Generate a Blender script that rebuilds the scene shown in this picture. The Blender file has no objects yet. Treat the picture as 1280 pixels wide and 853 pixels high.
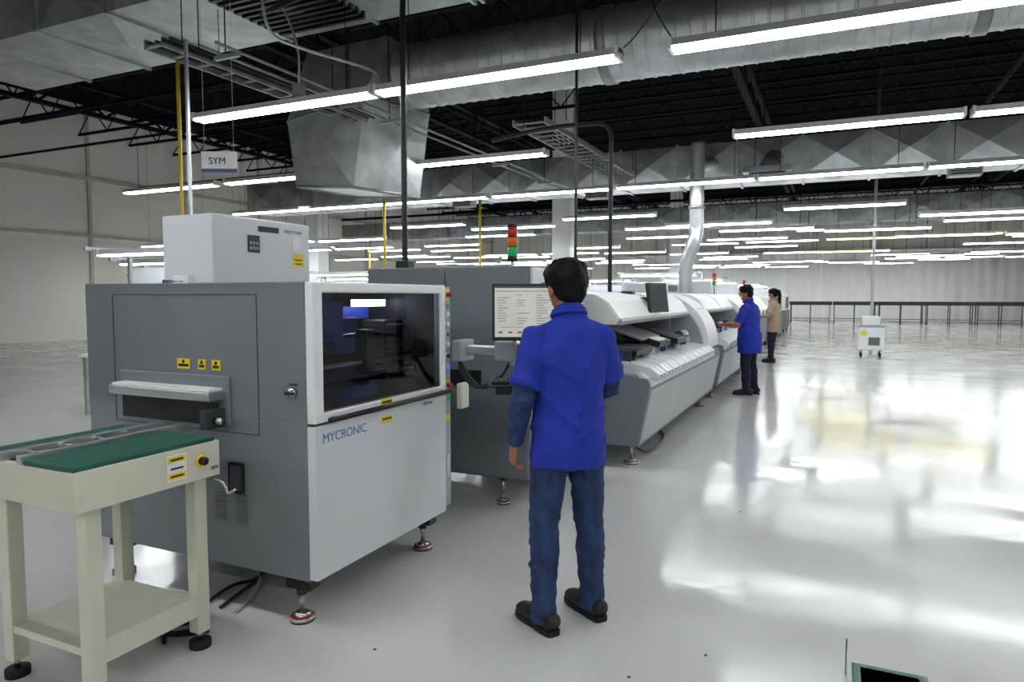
import bpy, bmesh, math, random
from mathutils import Vector, Matrix, noise
random.seed(7)
scene = bpy.context.scene
V = Vector

# ------------------------------------------------------------------ materials
def lin(c):
    return tuple(((x/255)/12.92 if x/255 <= 0.04045 else ((x/255+0.055)/1.055)**2.4) for x in c)
MATS = {}
def mat(name, rgb, rough=0.5, metal=0.0, var=0.06, scale=8.0, bump=0.0, bscale=60.0, emit=0.0, coat=0.0, alpha=1.0, stretch=None, dist=0.01):
    if name in MATS: return MATS[name]
    m = bpy.data.materials.new(name); m.use_nodes = True
    nt = m.node_tree; bs = nt.nodes['Principled BSDF']
    c = lin(rgb)
    tc = nt.nodes.new('ShaderNodeTexCoord')
    mp = nt.nodes.new('ShaderNodeMapping'); nt.links.new(tc.outputs['Object'], mp.inputs[0])
    if stretch: mp.inputs['Scale'].default_value = stretch
    nz = nt.nodes.new('ShaderNodeTexNoise'); nz.inputs['Scale'].default_value = scale; nz.inputs['Detail'].default_value = 4
    nt.links.new(mp.outputs[0], nz.inputs['Vector'])
    cr = nt.nodes.new('ShaderNodeValToRGB')
    cr.color_ramp.elements[0].position = 0.3; cr.color_ramp.elements[1].position = 0.7
    cr.color_ramp.elements[0].color = tuple(x*(1-var) for x in c)+(1,)
    cr.color_ramp.elements[1].color = tuple(min(1, x*(1+var)) for x in c)+(1,)
    nt.links.new(nz.outputs['Fac'], cr.inputs[0]); nt.links.new(cr.outputs[0], bs.inputs['Base Color'])
    bs.inputs['Roughness'].default_value = rough; bs.inputs['Metallic'].default_value = metal
    if coat: bs.inputs['Coat Weight'].default_value = coat
    if alpha < 1: bs.inputs['Alpha'].default_value = alpha
    if bump:
        n2 = nt.nodes.new('ShaderNodeTexNoise'); n2.inputs['Scale'].default_value = bscale; n2.inputs['Detail'].default_value = 3
        nt.links.new(mp.outputs[0], n2.inputs['Vector'])
        b = nt.nodes.new('ShaderNodeBump'); b.inputs['Strength'].default_value = bump; b.inputs['Distance'].default_value = dist
        nt.links.new(n2.outputs['Fac'], b.inputs['Height']); nt.links.new(b.outputs[0], bs.inputs['Normal'])
    if emit:
        bs.inputs['Emission Color'].default_value = c+(1,); bs.inputs['Emission Strength'].default_value = emit
    MATS[name] = m
    return m

M_floor = mat('epoxy_floor', (199,200,197), 0.1, 0, 0.04, 0.5, bump=0.40, bscale=4.0, dist=0.004)
nt = M_floor.node_tree; bs = nt.nodes['Principled BSDF']
bs.inputs['IOR'].default_value = 1.55
nr = nt.nodes.new('ShaderNodeTexNoise'); nr.inputs['Scale'].default_value = 1.3; nr.inputs['Detail'].default_value = 6
mr = nt.nodes.new('ShaderNodeMapRange'); mr.inputs['From Min'].default_value = 0.3; mr.inputs['From Max'].default_value = 0.7; mr.inputs['To Min'].default_value = 0.06; mr.inputs['To Max'].default_value = 0.20
tcn = [n for n in nt.nodes if n.type == 'TEX_COORD'][0]
nt.links.new(tcn.outputs['Object'], nr.inputs['Vector']); nt.links.new(nr.outputs['Fac'], mr.inputs['Value']); nt.links.new(mr.outputs[0], bs.inputs['Roughness'])

M_wall = mat('painted_wall', (232,229,220), 0.8, 0, 0.03, 0.6)
M_wallb = mat('wall_band', (190,186,174), 0.8, 0, 0.08, 2)
M_ceil = mat('dark_deck', (3,3,12), 0.95, 0, 0.2, 3)
M_truss = mat('black_steel', (8,9,26), 0.7, 0.0, 0.2, 5)
for m_ in (M_ceil, M_truss): m_.node_tree.nodes['Principled BSDF'].inputs['Specular IOR Level'].default_value = 0.15
M_galv = mat('galvanized_sheet', (186,190,192), 0.38, 0.75, 0.18, 4, bump=0.04, bscale=6)
M_galv2 = mat('galvanized_dull', (150,154,156), 0.45, 0.7, 0.2, 6, bump=0.05, bscale=10)
M_white = mat('white_enamel', (232,233,232), 0.35, 0, 0.02, 3)
M_whiteg = mat('door_light_grey', (209,212,215), 0.38, 0, 0.02, 2)
M_grey = mat('machine_grey', (114,119,125), 0.42, 0, 0.03, 2)
M_greyd = mat('machine_dark_grey', (95,100,106), 0.45, 0, 0.03, 2)
M_greyl = mat('machine_light_grey', (156,161,166), 0.4, 0, 0.03, 2)
M_seam = mat('seam_dark', (52,55,60), 0.7)
M_black = mat('black_plastic', (16,16,18), 0.4, 0, 0.1, 10)
M_rub = mat('black_rubber', (14,14,15), 0.75, 0, 0.1, 10)
M_steel = mat('brushed_steel', (190,190,190), 0.25, 1.0, 0.08, 12)
M_alu = mat('aluminium', (200,202,204), 0.35, 0.9, 0.05, 12)
M_yel = mat('warning_yellow', (235,205,20), 0.5)
M_yelp = mat('yellow_pipe', (200,170,30), 0.45)
M_red = mat('red_plastic', (180,25,20), 0.4)
M_redL = mat('red_lens', (165,35,25), 0.3, emit=0.1)
M_orL = mat('orange_lens', (205,90,15), 0.3, emit=0.1)
M_grL = mat('green_lens', (20,140,75), 0.3, emit=0.3)
M_bluL = mat('blue_lens', (40,110,220), 0.3, emit=0.6)
M_cream = mat('cream_paint', (208,206,187), 0.45, 0, 0.03, 4)
M_green = mat('green_mat', (18,84,70), 0.6, 0, 0.1, 10)
M_gbin = mat('green_tote', (22,96,74), 0.45)
M_teal = mat('logo_blue', (50,115,160), 0.5)
M_pcb = mat('blue_mechanism', (30,58,150), 0.5)
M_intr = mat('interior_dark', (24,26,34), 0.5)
M_tube = mat('fluorescent_tube', (248,252,255), 0.4, emit=17.0)
M_tubey = mat('fluorescent_tube_warm', (255,240,120), 0.4, emit=8.0)
M_far = mat('far_tube', (248,252,255), 0.4, emit=15.0)
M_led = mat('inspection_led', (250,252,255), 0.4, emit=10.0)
M_scr = mat('screen_white', (190,188,180), 0.4, emit=0.3)
M_scrt = mat('screen_text', (95,95,95), 0.5, emit=0.1)
M_scrd = mat('screen_bar', (60,62,70), 0.5, emit=0.1)
M_shirt = mat('royal_blue_cotton', (22,46,156), 0.85, 0, 0.12, 10, bump=0.25, bscale=300, dist=0.002)
M_denim = mat('denim', (36,54,94), 0.9, 0, 0.40, 9, bump=0.3, bscale=400, dist=0.002, stretch=(2.5,2.5,0.9))
M_denims = mat('denim_shirt', (36,60,100), 0.9, 0, 0.35, 20, bump=0.3, bscale=400, dist=0.002)
M_navy = mat('navy_trousers', (20,24,44), 0.9, 0, 0.2, 15)
M_tan = mat('tan_cotton', (165,144,124), 0.85, 0, 0.1, 15)
M_skin = mat('skin', (162,106,80), 0.5, 0, 0.06, 20)
M_skin.node_tree.nodes['Principled BSDF'].inputs['Subsurface Weight'].default_value = 0.05
M_hair = mat('black_hair', (6,6,7), 0.65, 0, 0.3, 60, bump=0.25, bscale=90, stretch=(1,1,0.25), dist=0.004)
M_hair.node_tree.nodes['Principled BSDF'].inputs['Specular IOR Level'].default_value = 0.2
M_eye = mat('eye_white', (225,222,215), 0.3)
M_lip = mat('lips', (140,80,70), 0.5)
M_shoe = mat('black_leather', (18,18,20), 0.5, 0, 0.1, 20, bump=0.2, bscale=120)
M_purp = mat('sign_purple', (80,70,140), 0.5)
M_paper = mat('paper_white', (232,232,230), 0.6)
M_curt = mat('white_curtain', (232,232,230), 0.8, 0, 0.03, 3)

def glass(name, tint, fac):
    m = bpy.data.materials.new(name); m.use_nodes = True; nt = m.node_tree
    for n in list(nt.nodes):
        if n.type != 'OUTPUT_MATERIAL': nt.nodes.remove(n)
    out = [n for n in nt.nodes if n.type == 'OUTPUT_MATERIAL'][0]
    g = nt.nodes.new('ShaderNodeBsdfGlossy'); g.inputs['Roughness'].default_value = 0.02
    t = nt.nodes.new('ShaderNodeBsdfTransparent'); t.inputs['Color'].default_value = tint+(1,)
    lw = nt.nodes.new('ShaderNodeLayerWeight'); lw.inputs['Blend'].default_value = fac
    mx = nt.nodes.new('ShaderNodeMixShader')
    nt.links.new(lw.outputs['Fresnel'], mx.inputs[0]); nt.links.new(t.outputs[0], mx.inputs[1]); nt.links.new(g.outputs[0], mx.inputs[2])
    nt.links.new(mx.outputs[0], out.inputs[0]); return m
M_glass = glass('tinted_glass', (0.42,0.46,0.58), 0.25)
M_acryl = glass('clear_acrylic', (0.85,0.9,0.88), 0.25)

# ------------------------------------------------------------------ builder
class B:
    def __init__(s, name):
        s.name = name; s.bm = bmesh.new(); s.mats = []
    def mi(s, m):
        if m not in s.mats: s.mats.append(m)
        return s.mats.index(m)
    def merge(s, bm, m, smooth=False, M=None):
        i = s.mi(m)
        if M is not None: bmesh.ops.transform(bm, matrix=M, verts=bm.verts)
        for f in bm.faces: f.material_index = i; f.smooth = smooth
        me = bpy.data.meshes.new('tmp'); bm.to_mesh(me); bm.free()
        s.bm.from_mesh(me); bpy.data.meshes.remove(me)
    def mesh(s, me, m, smooth=True):
        i = s.mi(m)
        for p in me.polygons: p.material_index = i; p.use_smooth = smooth
        s.bm.from_mesh(me); bpy.data.meshes.remove(me)
    def quad(s, pts, m):
        bm = bmesh.new(); bm.faces.new([bm.verts.new(p) for p in pts]); s.merge(bm, m)
    def box(s, x0,x1,y0,y1,z0,z1, m, bev=0.0, M=None, seg=2):
        bm = bmesh.new(); bmesh.ops.create_cube(bm, size=1)
        bmesh.ops.transform(bm, matrix=Matrix.Translation(((x0+x1)/2,(y0+y1)/2,(z0+z1)/2)) @ Matrix.Diagonal((abs(x1-x0),abs(y1-y0),abs(z1-z0),1)), verts=bm.verts)
        if bev: bmesh.ops.bevel(bm, geom=list(bm.edges), offset=bev, segments=seg, affect='EDGES', profile=0.5)
        s.merge(bm, m, False, M)
    def cyl(s, p0, p1, r, m, seg=14, r2=None, cap=True):
        p0=V(p0); p1=V(p1); d=p1-p0; L=d.length
        bm = bmesh.new()
        bmesh.ops.create_cone(bm, cap_ends=cap, segments=seg, radius1=r, radius2=(r if r2 is None else r2), depth=L)
        q = V((0,0,1)).rotation_difference(d.normalized()).to_matrix().to_4x4()
        s.merge(bm, m, True, Matrix.Translation((p0+p1)/2) @ q)
    def ball(s, c, r, m, sc=(1,1,1), M=None):
        bm = bmesh.new(); bmesh.ops.create_uvsphere(bm, u_segments=16, v_segments=10, radius=r)
        T = Matrix.Translation(c) @ Matrix.Diagonal((*sc,1))
        if M is not None: T = M @ T
        s.merge(bm, m, True, T)
    def prism(s, pts, a0, a1, m, bev=0.0, axis='Y'):
        bm = bmesh.new()
        if axis == 'Y': f = lambda p,a: (p[0], a, p[1])
        elif axis == 'X': f = lambda p,a: (a, p[0], p[1])
        else: f = lambda p,a: (p[0], p[1], a)
        v0 = [bm.verts.new(f(p,a0)) for p in pts]; v1 = [bm.verts.new(f(p,a1)) for p in pts]
        n = len(pts)
        bm.faces.new(v0); bm.faces.new(list(reversed(v1)))
        for i in range(n): bm.faces.new((v0[i], v1[i], v1[(i+1)%n], v0[(i+1)%n]))
        bmesh.ops.recalc_face_normals(bm, faces=bm.faces)
        if bev: bmesh.ops.bevel(bm, geom=list(bm.edges), offset=bev, segments=2, affect='EDGES')
        s.merge(bm, m)
    def loft(s, pts, rad, m, hint=(1,0,0), seg=16, smooth=True):
        s.merge(loft_bm(pts, rad, hint, seg), m, smooth)
    def pipe(s, pts, r, m, seg=8):
        s.loft(smooth_path(pts), r, m, hint=(0.31,0.77,0.2), seg=seg)
    def text(s, t, size, M, m, ext=0.0008):
        cu = bpy.data.curves.new('t','FONT'); cu.body = t; cu.size = size; cu.extrude = ext
        ob = bpy.data.objects.new('t', cu); scene.collection.objects.link(ob)
        dg = bpy.context.evaluated_depsgraph_get()
        me = bpy.data.meshes.new_from_object(ob.evaluated_get(dg))
        bpy.data.objects.remove(ob); bpy.data.curves.remove(cu)
        me.transform(M); s.mesh(me, m, False)
    def done(s):
        me = bpy.data.meshes.new(s.name); s.bm.to_mesh(me); s.bm.free()
        for m in s.mats: me.materials.append(m)
        ob = bpy.data.objects.new(s.name, me); scene.collection.objects.link(ob)
        return ob

def smooth_path(pts, n=5):
    pts = [V(p) for p in pts]
    if len(pts) < 3: return pts
    out = []
    P = [pts[0]]+pts+[pts[-1]]
    for i in range(1, len(P)-2):
        a,b,c,d = P[i-1],P[i],P[i+1],P[i+2]
        for k in range(n):
            t = k/n
            out.append(0.5*((2*b)+(c-a)*t+(2*a-5*b+4*c-d)*t*t+(3*b-a-3*c+d)*t**3))
    out.append(pts[-1]); return out

def loft_bm(pts, rad, hint=(1,0,0), seg=16):
    pts = [V(p) for p in pts]; n = len(pts)
    if not isinstance(rad, (list,)): rad = [rad]*n
    rad = [(r if isinstance(r, tuple) else (r,r)) for r in rad]
    bm = bmesh.new(); rings = []; h = V(hint)
    for i,p in enumerate(pts):
        t = (pts[min(i+1,n-1)]-pts[max(i-1,0)]).normalized()
        sd = (h - t*h.dot(t))
        if sd.length < 1e-4: sd = t.orthogonal()
        sd.normalize(); nn = t.cross(sd)
        a,b = rad[i]
        rings.append([bm.verts.new(p+sd*a*math.cos(2*math.pi*k/seg)+nn*b*math.sin(2*math.pi*k/seg)) for k in range(seg)])
    for i in range(n-1):
        for k in range(seg):
            bm.faces.new((rings[i][k], rings[i][(k+1)%seg], rings[i+1][(k+1)%seg], rings[i+1][k]))
    bm.faces.new(list(reversed(rings[0]))); bm.faces.new(rings[-1])
    bmesh.ops.recalc_face_normals(bm, faces=bm.faces)
    return bm

def ell_bm(c, r, M=None):
    bm = bmesh.new(); bmesh.ops.create_uvsphere(bm, u_segments=20, v_segments=14, radius=1)
    T = Matrix.Translation(c) @ (M if M is not None else Matrix()) @ Matrix.Diagonal((*r,1))
    bmesh.ops.transform(bm, matrix=T, verts=bm.verts); return bm

def fuse(bms, voxel, smooth=4):
    tot = bmesh.new()
    for b in bms:
        me = bpy.data.meshes.new('x'); b.to_mesh(me); b.free(); tot.from_mesh(me); bpy.data.meshes.remove(me)
    me = bpy.data.meshes.new('x'); tot.to_mesh(me); tot.free()
    ob = bpy.data.objects.new('x', me); scene.collection.objects.link(ob)
    r = ob.modifiers.new('r','REMESH'); r.mode = 'VOXEL'; r.voxel_size = voxel
    if smooth:
        sm = ob.modifiers.new('s','SMOOTH'); sm.factor = 0.5; sm.iterations = smooth
    dg = bpy.context.evaluated_depsgraph_get()
    out = bpy.data.meshes.new_from_object(ob.evaluated_get(dg))
    bpy.data.objects.remove(ob); bpy.data.meshes.remove(me)
    return out

def wrinkle(me, amp, f=(7,7,7), off=0.0):
    bm = bmesh.new(); bm.from_mesh(me); bm.normal_update()
    for v in bm.verts:
        p = v.co
        q = V((p.x*f[0]+p.z*2+off, p.y*f[1]+off, p.z*f[2]-p.x*3))
        n = noise.noise(q); n2 = noise.noise(q*2.3)
        v.co += v.normal*amp*((1-abs(n)*2.6)*0.9+n2*0.6)
    bm.to_mesh(me); bm.free(); return me

def folds(me, amp, z0, z1, off=0.0):
    """draped cloth folds: sharp diagonal creases, strongest between z0 and z1"""
    bm = bmesh.new(); bm.from_mesh(me); bm.normal_update()
    for v in bm.verts:
        p = v.co; zc=(z0+z1)/2; w = max(0.0, 1-abs(p.z-zc)/((z1-z0)/2+1e-6))
        u = p.x*14 + p.z*22 + 3.0*noise.noise(V((p.x*4+off,p.y*4,p.z*3)))
        u2 = -p.x*16 + p.z*19 + 3.0*noise.noise(V((p.x*4,p.y*4+off,p.z*3+5)))
        s = (1-abs(math.sin(u)))**2.5 if p.x<0.02 else (1-abs(math.sin(u2)))**2.5
        k = max(0, noise.noise(V((p.x*5+off,p.y*5,p.z*5)))+0.45)
        v.co += v.normal*amp*s*k*w
    bm.to_mesh(me); bm.free(); return me

# ------------------------------------------------------------------ people
def hand_bms(w, d, pn, side, curl=0.35):
    d = V(d).normalized(); pn = V(pn); pn = (pn-d*pn.dot(d)).normalized(); s = V(side); s = (s-d*s.dot(d)-pn*s.dot(pn)).normalized()
    w = V(w); out = []
    out.append(loft_bm([w-d*0.02, w+d*0.01, w+d*0.045, w+d*0.085, w+d*0.095], [(0.026,0.02),(0.028,0.019),(0.038,0.017),(0.041,0.014),(0.036,0.01)], s))
    for off, L in ((0.031,0.070),(0.0105,0.080),(-0.0105,0.074),(-0.031,0.058)):
        p = w+d*0.085+s*off; pts = [p-d*0.02]; rr = [0.0092]; ang = 0.12
        dd = d
        for k,fr in enumerate((0.42,0.32,0.26)):
            ang += curl*(1.0 if k else 0.7)
            dd = d*math.cos(ang)+pn*math.sin(ang)+s*off*0.9
            pts.append(p); rr.append(0.0092-0.0007*k); p = p+dd.normalized()*L*fr
        pts.append(p); rr.append(0.0068)
        out.append(loft_bm(pts, rr, s, 10))
    p = w+d*0.022+s*0.022; t1 = (d*0.75+s*0.6+pn*0.35).normalized(); t2 = (d*0.95+s*0.2+pn*0.4).normalized()
    out.append(loft_bm([p-t1*0.01, p+t1*0.03, p+t1*0.052, p+t1*0.052+t2*0.028, p+t1*0.052+t2*0.036], [0.015,0.0125,0.0105,0.009,0.005], pn, 10))
    return out

def person(name, loc, yaw, P):
    o = B(name)
    H = P.get('scale',1.0); fat = P.get('fat',1.0)
    vx = P.get('voxel',0.009)
    la, ra = P['l_ankle'], P['r_ankle']; lk, rk = P['l_knee'], P['r_knee']
    parts = [loft_bm([(0,0,0.80),(0,-0.005,0.86),(0,-0.005,0.93),(0,0,1.02)],[(0.10,0.09),(0.155*fat,0.105*fat),(0.150*fat,0.100*fat),(0.14*fat,0.095*fat)])]
    for sx,a,k in ((-1,la,lk),(1,ra,rk)):
        h = V((sx*0.082,0,0.88)); k=V(k); a=V(a)
        pts = [h, h.lerp(k,0.3), h.lerp(k,0.7), k, k.lerp(a,0.3)+V((0,-0.012,0)), k.lerp(a,0.65), k.lerp(a,0.8), V((a.x,a.y,0.125)), V((a.x,a.y-0.005,0.085)), V((a.x,a.y-0.008,0.045))]
        rr = [(0.082*fat,0.092*fat),(0.087*fat,0.096*fat),(0.077,0.084),(0.068,0.074),(0.067,0.073),(0.060,0.065),(0.057,0.061),(0.060,0.068),(0.058,0.066),(0.061,0.072)]
        parts.append(loft_bm(pts, rr))
    me = wrinkle(fuse(parts, vx, 3), 0.005, (7,7,14)); folds(me, 0.016, -0.1, 0.62, 2.0); o.mesh(me, P['trousers'])
    hem = P.get('hem',0.765); bend = P.get('lean',0.0)
    ly = lambda z: bend*max(0,z-0.9)
    rows = [(hem,0.182,0.134,0),(hem+0.02,0.184,0.135,0),(0.90,0.178,0.132,-0.004),(1.05,0.158,0.116,0.0),(1.18,0.166,0.118,-0.004),(1.27,0.176,0.118,-0.012),(1.33,0.170,0.110,-0.016),(1.375,0.150,0.095,-0.016),(1.41,0.118,0.080,-0.014),(1.44,0.084,0.070,-0.008),(1.485,0.064,0.063,-0.002)]
    parts = [loft_bm([(0,y+ly(z),z) for z,a,b,y in rows], [(a*fat,b*fat) if z<1.38 else (a,b) for z,a,b,y in rows], seg=24)]
    arms = []
    for key,sx in (('l',-1),('r',1)):
        sh = V((sx*0.160*fat, -0.01+ly(1.36), 1.352)); el = V(P[key+'_elbow']); wr = V(P[key+'_wrist'])
        parts.append(ell_bm(sh,(0.060,0.066,0.062)))
        s_ = P.get('sleeve',0.85)
        parts.append(loft_bm([V((sx*0.06,-0.01+ly(1.38),1.395)), sh+V((0,0,0.004)), sh.lerp(el,0.35), sh.lerp(el,s_-0.05), sh.lerp(el,s_)], [(0.05,0.055),0.063,0.064,0.070,0.073], (0,1,0)))
        arms.append((sh,el,wr,sx,key))
    me = wrinkle(fuse(parts, vx*0.85, 4), 0.009, (5,5,4.5), 3.1); folds(me, 0.022, 0.66, 1.42, 0.7); o.mesh(me, P['shirt'])
    cz = 1.486
    ring = [V((0.063*math.cos(t), 0.061*math.sin(t)-0.002+ly(1.47), cz+0.008-0.022*math.sin(t))) for t in [i*math.pi/10 for i in range(21)]]
    o.loft(ring, (0.008) , P['shirt'], (0,0,1), 8)
    ring = [p+V((p.x*0.14,p.y*0.12,-0.014)) for p in ring]
    o.loft(ring, 0.011, P['shirt'], (0,0,1), 8)
    ring = [p+V((p.x*0.10,p.y*0.10,-0.014)) for p in ring]
    o.loft(ring, 0.010, P['shirt'], (0,0,1), 8)
    for sh,el,wr,sx,key in arms:
        am = P.get('arm_mat', M_skin)
        d = (wr-el).normalized()
        me = fuse([loft_bm([sh.lerp(el,0.6), sh.lerp(el,0.92), el, el.lerp(wr,0.12), el.lerp(wr,0.45), el.lerp(wr,0.85), wr], [0.045,0.051,0.052,0.051,0.047,0.038,0.036 if am is not M_skin else 0.027], (0,1,0))], 0.007, 3)
        if am is not M_skin: wrinkle(me, 0.008, (14,14,22))
        o.mesh(me, am)
        if am is not M_skin: o.loft([wr-d*0.055, wr-d*0.05, wr-d*0.005, wr], [0.037,0.0405,0.0405,0.037], am)
        hd = V(P.get(key+'_hand_dir', tuple(d))); pn = V(P.get(key+'_palm', (-sx,0.2,0))); ts = V(P.get(key+'_thumb', (0,1,0)))
        me = fuse(hand_bms(wr+d*0.012, hd, pn, ts, P.get(key+'_curl',0.35)), 0.0035, 2); o.mesh(me, M_skin)
    hsz = P.get('head', 1.0)
    T = Matrix.Translation((0, ly(1.5), 1.50)) @ Matrix.Rotation(P.get('head_yaw',0),4,'Z') @ Matrix.Rotation(P.get('head_pitch',0),4,'X') @ Matrix.Diagonal((hsz,hsz,1,1)) @ Matrix.Translation((0,0,-1.50))
    hb = [loft_bm([(0,-0.012,1.40),(0,-0.008,1.46),(0,0.0,1.52),(0,0.005,1.57)],[(0.05,0.048),(0.052,0.050),(0.052,0.054),(0.05,0.055)]),
          loft_bm([(0,0.066,1.483),(0,0.058,1.495),(0,0.044,1.52),(0,0.026,1.555),(0,0.014,1.60),(0,0.008,1.64),(0,0.003,1.67),(0,-0.002,1.695),(0,-0.004,1.705)],
                  [(0.018,0.02),(0.034,0.036),(0.052,0.056),(0.066,0.081),(0.073,0.094),(0.074,0.096),(0.067,0.086),(0.045,0.06),(0.02,0.03)], seg=24),
          loft_bm([(0,0.104,1.612),(0,0.114,1.585),(0,0.123,1.568),(0,0.110,1.556)],[(0.007,0.006),(0.010,0.01),(0.015,0.012),(0.010,0.008)]),
          ell_bm((0,0.098,1.533),(0.024,0.012,0.011)), ell_bm((0,0.086,1.50),(0.022,0.018,0.016)),
          ell_bm((0.077,-0.004,1.580),(0.011,0.02,0.032)), ell_bm((-0.077,-0.004,1.580),(0.011,0.02,0.032))]
    me = fuse(hb, 0.0045, 3); me.transform(T); o.mesh(me, M_skin)
    for sx in (-1,1):
        o.ball((sx*0.031,0.094,1.607),0.012,M_eye,(1.2,0.8,0.75),T); o.ball((sx*0.031,0.1035,1.607),0.0055,M_black,(1,0.6,1),T)
        o.ball((sx*0.032,0.103,1.628),0.02,M_hair,(1,0.25,0.2),T)
    o.ball((0,0.108,1.531),0.02,M_lip,(1,0.3,0.28),T)
    hs = [loft_bm([(0,-0.048,1.515),(0,-0.044,1.535),(0,-0.032,1.57),(0,-0.022,1.605),(0,-0.006,1.64),(0,0.002,1.672),(0,0.0,1.70),(0,0.0,1.718),(0,0,1.726)],
                  [(0.036,0.020),(0.054,0.042),(0.070,0.066),(0.084,0.086),(0.091,0.100),(0.089,0.104),(0.074,0.090),(0.050,0.060),(0.02,0.025)], seg=24)]
    if P.get('ponytail'):
        hs += [loft_bm([(0,-0.09,1.66),(0,-0.135,1.64),(0,-0.135,1.55),(0,-0.115,1.42),(0,-0.10,1.34)],[0.03,0.034,0.04,0.032,0.012]), ]
    me = fuse(hs, 0.005, 2); wrinkle(me, 0.006, (26,26,12)); me.transform(T); o.mesh(me, M_hair)
    if P.get('glasses'):
        for sx in (-1,1):
            ring = [T@V((sx*0.032+0.022*math.cos(t),0.116,1.605+0.017*math.sin(t))) for t in [i*math.pi/8 for i in range(17)]]
            o.loft(ring, 0.002, M_black, (0,1,0), 6)
            o.cyl(T@V((sx*0.054,0.114,1.61)), T@V((sx*0.082,0.0,1.605)), 0.002, M_black, 6)
    for a,fd in ((V(la),P['l_foot']),(V(ra),P['r_foot'])):
        f = V((fd[0],fd[1],0)).normalized(); s = V((f.y,-f.x,0)); g = V((a.x,a.y,0))
        up = [(-0.092,0.045,0.026,0.028),(-0.08,0.055,0.040,0.048),(-0.03,0.06,0.044,0.058),(0.03,0.060,0.047,0.058),(0.08,0.050,0.051,0.046),(0.13,0.043,0.052,0.036),(0.175,0.038,0.044,0.030),(0.203,0.032,0.026,0.02)]
        me = fuse([loft_bm([g+f*t+V((0,0,z)) for t,z,_,_ in up],[(w_,h_) for _,_,w_,h_ in up], s), loft_bm([g+V((0,0,0.05)),g+V((0,0,0.13))],[(0.050,0.058),(0.048,0.054)],s)],0.006,3)
        for v in me.vertices: v.co.z = max(v.co.z, 0.012)
        o.mesh(me, P.get('shoe',M_shoe))
        for k in range(4):
            c = g+f*(0.06+k*0.02)+V((0,0,0.108-k*0.008)); o.cyl(c-s*0.020, c+s*0.020, 0.0035, M_greyd, 6)
        sole = [(-0.092,0.022),(-0.080,0.036),(-0.03,0.043),(0.03,0.042),(0.08,0.048),(0.13,0.051),(0.175,0.044),(0.195,0.034),(0.208,0.018)]
        bm = bmesh.new(); L=[];R=[]
        for t,w_ in sole: L.append(g+f*t+s*w_); R.append(g+f*t-s*w_)
        loop = L+list(reversed(R)); v0=[bm.verts.new((p.x,p.y,0.0)) for p in loop]; v1=[bm.verts.new((p.x,p.y,0.024)) for p in loop]
        bm.faces.new(v0); bm.faces.new(v1)
        for i in range(len(loop)): bm.faces.new((v0[i],v0[(i+1)%len(loop)],v1[(i+1)%len(loop)],v1[i]))
        bmesh.ops.recalc_face_normals(bm, faces=bm.faces); o.merge(bm, M_rub)
    ob = o.done(); ob.location = (loc[0],loc[1],0.0); ob.rotation_euler = (0,0,yaw); ob.scale = (H,H,H)
    return ob

person('man_in_blue_shirt', (-1.085,2.95), math.radians(36), dict(scale=0.98, voxel=0.008, head=1.10,
    l_ankle=(-0.128,-0.055,0.09), r_ankle=(0.135,0.040,0.09), l_knee=(-0.112,0.01,0.48), r_knee=(0.118,0.045,0.48),
    l_foot=(-0.36,0.94), r_foot=(-0.30,0.95), trousers=M_denim, shirt=M_shirt, arm_mat=M_denims,
    l_elbow=(-0.230,-0.050,1.09), l_wrist=(-0.245,0.055,0.865), r_elbow=(0.222,0.05,1.11), r_wrist=(0.05,0.27,1.09),
    l_hand_dir=(-0.04,0.22,-1), l_palm=(1,0.1,0), l_thumb=(0.1,1,0), l_curl=0.6, r_palm=(0,0,-1), r_thumb=(-1,0.2,0), head_yaw=math.radians(10), head_pitch=math.radians(-12), sleeve=0.80))
person('machine_operator', (-1.14,11.15), math.radians(80), dict(scale=0.985, fat=1.3, lean=0.05, voxel=0.012,
    l_ankle=(-0.10,0.0,0.09), r_ankle=(0.10,-0.06,0.09), l_knee=(-0.10,0.03,0.48), r_knee=(0.10,-0.01,0.48),
    l_foot=(-0.2,1), r_foot=(0.2,1), trousers=M_navy, shirt=M_shirt, hem=0.66,
    l_elbow=(-0.29,0.10,1.10), l_wrist=(-0.20,0.33,1.10), r_elbow=(0.29,0.10,1.10), r_wrist=(0.20,0.33,1.10),
    l_palm=(0,0,-1), l_thumb=(1,0.2,0), r_palm=(0,0,-1), r_thumb=(-1,0.2,0), glasses=True, head_pitch=math.radians(-12), sleeve=0.85))
person('woman_in_tan_coat', (-1.20,16.8), math.radians(75), dict(scale=0.985, fat=1.0, voxel=0.014,
    l_ankle=(-0.09,0.0,0.09), r_ankle=(0.09,0.08,0.09), l_knee=(-0.09,0.03,0.48), r_knee=(0.09,0.06,0.48),
    l_foot=(-0.1,1), r_foot=(0.1,1), trousers=M_navy, shirt=M_tan, arm_mat=M_tan, hem=0.72,
    l_elbow=(-0.24,0.02,1.11), l_wrist=(-0.16,0.24,1.06), r_elbow=(0.24,0.02,1.11), r_wrist=(0.16,0.24,1.06),
    l_palm=(0,0,-1), l_thumb=(1,0.2,0), r_palm=(0,0,-1), r_thumb=(-1,0.2,0), ponytail=True, head_pitch=math.radians(-10)))

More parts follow.
